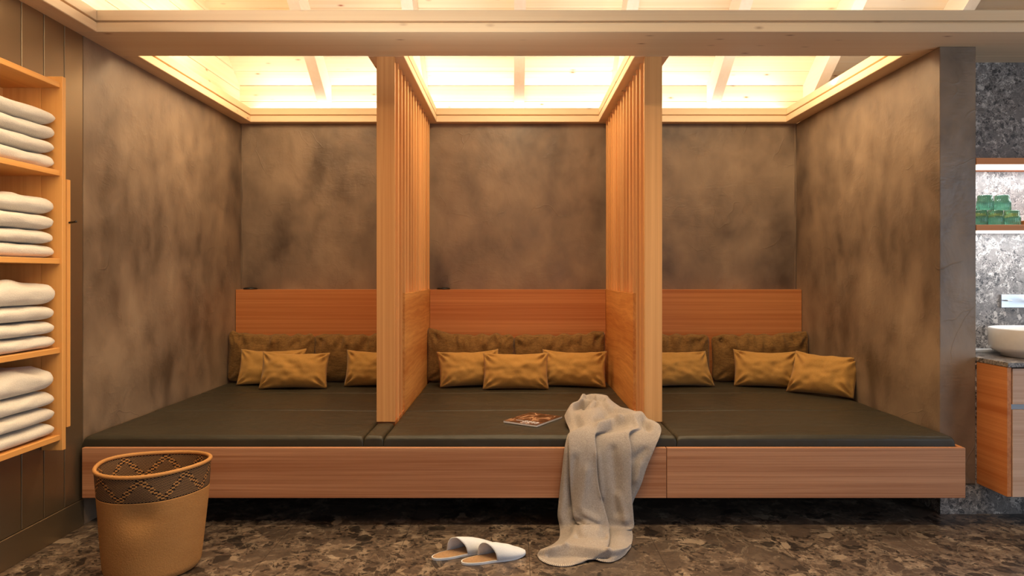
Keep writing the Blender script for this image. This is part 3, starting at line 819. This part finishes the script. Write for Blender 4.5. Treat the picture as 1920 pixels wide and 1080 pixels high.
R.append(fl([1037,1032,1028,1025,1026,1029,1033,1034,1034,1033,1031,1028,1024,1019], [1012,1025,1040,1054,1078,1104,1128,1136,1146,1156,1165,1172,1179,1184], [.01,.03,.040,.044,.044,.046,.044,.042,.042,.04,.036,.03,.02,.008]))
R.append(fl([1041,1043,1044,1045,1047,1047,1046,1042,1042,1045,1043,1038,1030,1022], [1008,1018,1030,1044,1064,1086,1104,1116,1130,1142,1156,1166,1175,1183], [.006,.012,.014,.014,.014,.018,.022,.026,.024,.02,.02,.018,.014,.008]))
hemx = [1009,1014,1023,1036,1052,1070,1088,1101,1113,1127,1146,1163,1175,1183]
hemy = [1045,1051,1056,1060,1062,1061,1056,1049,1047,1053,1054,1047,1037,1026]
R.append(fl(hemy, hemx, [.004,.004,.004,.004,.004,.004,.006,.014,.014,.006,.004,.004,.004,.004]))
def cr(p0, p1, p2, p3, t):
    return .5*((2*p1)+(p2-p0)*t+(2*p0-5*p1+4*p2-p3)*t*t+(3*p1-p0-3*p2+p3)*t**3)
def resample(seq, sub):
    out = []; n = len(seq)
    for i in range(n-1):
        a, b, c, d = seq[max(0, i-1)], seq[i], seq[i+1], seq[min(n-1, i+2)]
        for k in range(sub): out.append(cr(a, b, c, d, k/sub))
    out.append(seq[-1]); return out
rows = [resample(r, 7) for r in R]
cols = [resample([rows[j][i] for j in range(len(rows))], 6) for i in range(len(rows[0]))]
bm = bmesh.new(); nI, nJ = len(cols), len(cols[0])
strokes = [  # (px0,py0,px1,py1,width px,height m) ridges and furrows of the crumpled upper part
    (1122, 797, 1160, 787, 5, .020), (1160, 787, 1212, 777, 6, .022), (1124, 806, 1172, 796, 4.5, -.014), (1190, 798, 1215, 794, 7, -.010),
    (1120, 786, 1150, 771, 6, -.024), (1100, 743, 1130, 749, 4.5, -.034), (1090, 753, 1122, 753, 3, .018),
    (1096, 762, 1118, 757, 4, -.032), (1140, 766, 1180, 770, 5, .008), (1207, 788, 1216, 804, 4.5, -.026), (1222, 790, 1236, 800, 6, .012),
    (1072, 768, 1096, 764, 3, -.014), (1130, 750, 1150, 770, 7, .012), (1068, 760, 1086, 754, 4, .010),
    (1078, 860, 1072, 950, 6, -.012), (1150, 845, 1160, 960, 9, -.018), (1100, 880, 1088, 950, 8, .010), (1120, 850, 1128, 930, 5, .012),
    (1160, 930, 1172, 975, 6, .016), (1208, 845, 1190, 862, 6, -.014), (1200, 870, 1192, 900, 6, .010),
    (1074, 994, 1098, 983, 5, .020), (1098, 983, 1122, 992, 5, .020), (1085, 1003, 1135, 1004, 5, -.024), (1096, 962, 1120, 974, 6, .014), (1078, 976, 1100, 984, 4, -.016),
    (1014, 1036, 1060, 1025, 5, .014), (1060, 1025, 1140, 1034, 4, .014), (1140, 1034, 1174, 1033, 4, .010), (1030, 1041, 1140, 1043, 4, -.016)]
def seg(px, py, s):
    x0, y0, x1, y1, w_, h_ = s; dx, dy = x1-x0, y1-y0; t = max(0, min(1, ((px-x0)*dx+(py-y0)*dy)/(dx*dx+dy*dy)))
    d = math.hypot(px-x0-t*dx, py-y0-t*dy); return h_*math.exp(-(d/w_)**2)
G = []
for i in range(nI):
    g = []
    for j in range(nJ):
        p = Vector(cols[i][j]); px = CX+p.x*F/p.y; py = CY+(EYE-p.z)*F/p.y
        h = sum(seg(px, py, s) for s in strokes)
        lay = 1 if (py < 812 or py > 985) else 0
        up_ = Vector((0, -.35, 1)).normalized() if lay else Vector((0, -1, 0))
        h += .0035*noise.noise(Vector((p.x*16, p.y*16, p.z*10)))
        p = p+up_*h
        if py < 815: p.z = max(p.z, MT+.009)
        elif py > 990: p.z = max(p.z, .004)
        g.append(bm.verts.new(p))
    G.append(g)
for i in range(nI-1):
    for j in range(nJ-1): bm.faces.new((G[i][j], G[i+1][j], G[i+1][j+1], G[i][j+1]))
hem = [G[i][nJ-1].co.copy() for i in range(nI)]
side = [G[nI-1][j].co.copy() for j in range(nJ-22, nJ)]
bmesh.ops.recalc_face_normals(bm, faces=bm.faces[:])
o = link('throw_blanket', bm, M['wool'], smooth=True, origin=(hem[0].x+.2, 3.4, 0))
tag(o, 'crumpled beige wool blanket hanging off the middle mattress edge onto the floor', 'blanket')
md = o.modifiers.new('ss', 'SUBSURF'); md.levels = 1; md.render_levels = 1
md = o.modifiers.new('s', 'SOLIDIFY'); md.thickness = .004; md.offset = 0
bm = bmesh.new()
def stitches(line, step=.0085):
    acc = 0; cen = sum(line, Vector())/len(line)
    for a, b in zip(line, line[1:]):
        acc += (b-a).length
        if acc > step:
            acc = 0; t = (b-a).normalized(); inn = Vector((-t.y, t.x, 0)).normalized()
            if inn.y < 0: inn = -inn
            tube(bm, [a+Vector((0, 0, .001))-inn*.001, a+Vector((0, 0, .0045))+inn*.004, a+inn*.014+Vector((0, 0, .004))], .0011, 5)
dense = resample(hem, 3)
stitches(dense)
st = link('stitching', bm, M['wool_edge'], o); st.location = -Vector(o.location)
st['label'] = 'pale blanket stitches along the hem'

# ------------------------------------------------------------------ washbasin side
VX = 2.488
van = empty('vanity_cabinet', (3.2, 3.55, .16), label='wall hung larch vanity cabinet beside the plaster pillar', cat='cabinet')
box('side_panel', VX, VX+.022, 3.442, 3.668, .165, .818, M['larch_y'], van, bev=.001)
box('body', VX+.023, 3.9, 3.458, 3.668, .168, .816, M['dark'], van)
box('drawer', VX+.0255, 3.15, 3.438, 3.457, .632, .812, M['larch_cool_lit'], van, bev=.001)
box('door', VX+.0255, 3.15, 3.438, 3.457, .165, .604, M['larch_cool_lit'], van, bev=.001)
box('drawer', 3.154, 3.88, 3.438, 3.457, .632, .812, M['larch_cool_lit'], van, bev=.001)
box('door', 3.154, 3.88, 3.438, 3.457, .165, .604, M['larch_cool_lit'], van, bev=.001)
box('grip_channel', VX+.0255, 3.88, 3.449, 3.457, .605, .631, M['grey_metal'], van)
box('countertop', VX-.004, 3.9, 3.43, 3.944, .819, .843, M['stone'], bev=.002, label='dark grey stone slab on top of the vanity cabinet', cat='countertop')
box('highlight_strip', 2.50, 2.82, 3.87, 3.94, .8435, .861, M['ceramic'], bev=.003, label='thin pale strip shaped for the ledge highlight behind the basin on the stone countertop', cat='highlight_strip')  # bright highlight along the rear ledge, built as a pale strip
bc = (2.815, 3.68)
bm = bmesh.new()
lathe(bm, [(.15, .844), (.155, .849), (.165, .862), (.198, .876), (.212, .895), (.214, .94), (.216, .992), (.212, .998), (.206, .992), (.202, .94), (.19, .90), (.12, .885), (.01, .882)], bc[0], bc[1], 64)
tag(link('washbasin', bm, M['ceramic'], smooth=True, origin=(bc[0], bc[1], .8435)), 'round white ceramic vessel basin on the stone countertop', 'basin')
fa = empty('wall_faucet', (2.95, 3.944, 1.13), label='brushed chrome wall mounted tap above the round basin', cat='faucet')
box('wall_plate', 2.806, 3.10, 3.928, 3.9445, 1.096, 1.172, M['chrome'], fa, bev=.002)
box('lever', 2.822, 2.85, 3.90, 3.9275, 1.134, 1.142, M['chrome'], fa, bev=.002)
bm = bmesh.new(); tube(bm, [(2.99, 3.927, 1.134), (2.99, 3.76, 1.134), (2.99, 3.74, 1.128), (2.99, 3.735, 1.11)], .013, 16)
link('spout', bm, M['chrome'], fa, smooth=True)
for zt_, zb_, lab in ((1.914, 1.880, 'upper larch wall shelf over the basin with light strip beneath'), (1.555, 1.524, 'lower larch wall shelf holding the green glasses')):
    sh = empty('wall_shelf', (3.2, 3.8, zb_), label=lab, cat='shelf')
    box('board', VX+.001, 4.0, 3.672, 3.944, zb_, zt_, M['larch_x'], sh, bev=.001)
    box('light_strip', VX+.01, 3.98, 3.676, 3.84, zb_-.006, zb_-.0003, M['led'], sh)
def tumbler(cx, cy, z):
    bm = bmesh.new(); h = .083
    lathe(bm, [(.040, z), (.0415, z+.001), (.0405, z+.04), (.0395, z+.052), (.036, z+.055), (.0355, z+.078), (.033, z+h), (.015, z+h), (.001, z+h-.002)], cx, cy, 96, rib=.022, ribn=24)
    o = link('glass_tumbler', bm, M['glass'], smooth=True, origin=(cx, cy, z)); return o
gz = 1.5555; gd = 3.76
for px, lab in ((1836, 'leftmost of bottom row, partly behind pillar'), (1866, 'middle of the bottom row'), (1897, 'right end of the bottom row')):
    tag(tumbler((px-CX)*gd/F, gd, gz), 'upturned green glass on the lower shelf, '+lab, 'glass', 'green glasses stacked on the lower shelf')
for px, lab in ((1847, 'left one of the top row'), (1879, 'right one of the top row')):
    tag(tumbler((px-CX)*gd/F, gd, gz+.084), 'upturned green glass stacked on others, '+lab, 'glass', 'green glasses stacked on the lower shelf')
box('wooden_box', 2.795, 2.95, 3.74, 3.88, 1.5555, 1.582, M['larch_x'], bev=.002, label='low wooden box on the shelf right of the green glasses', cat='box')
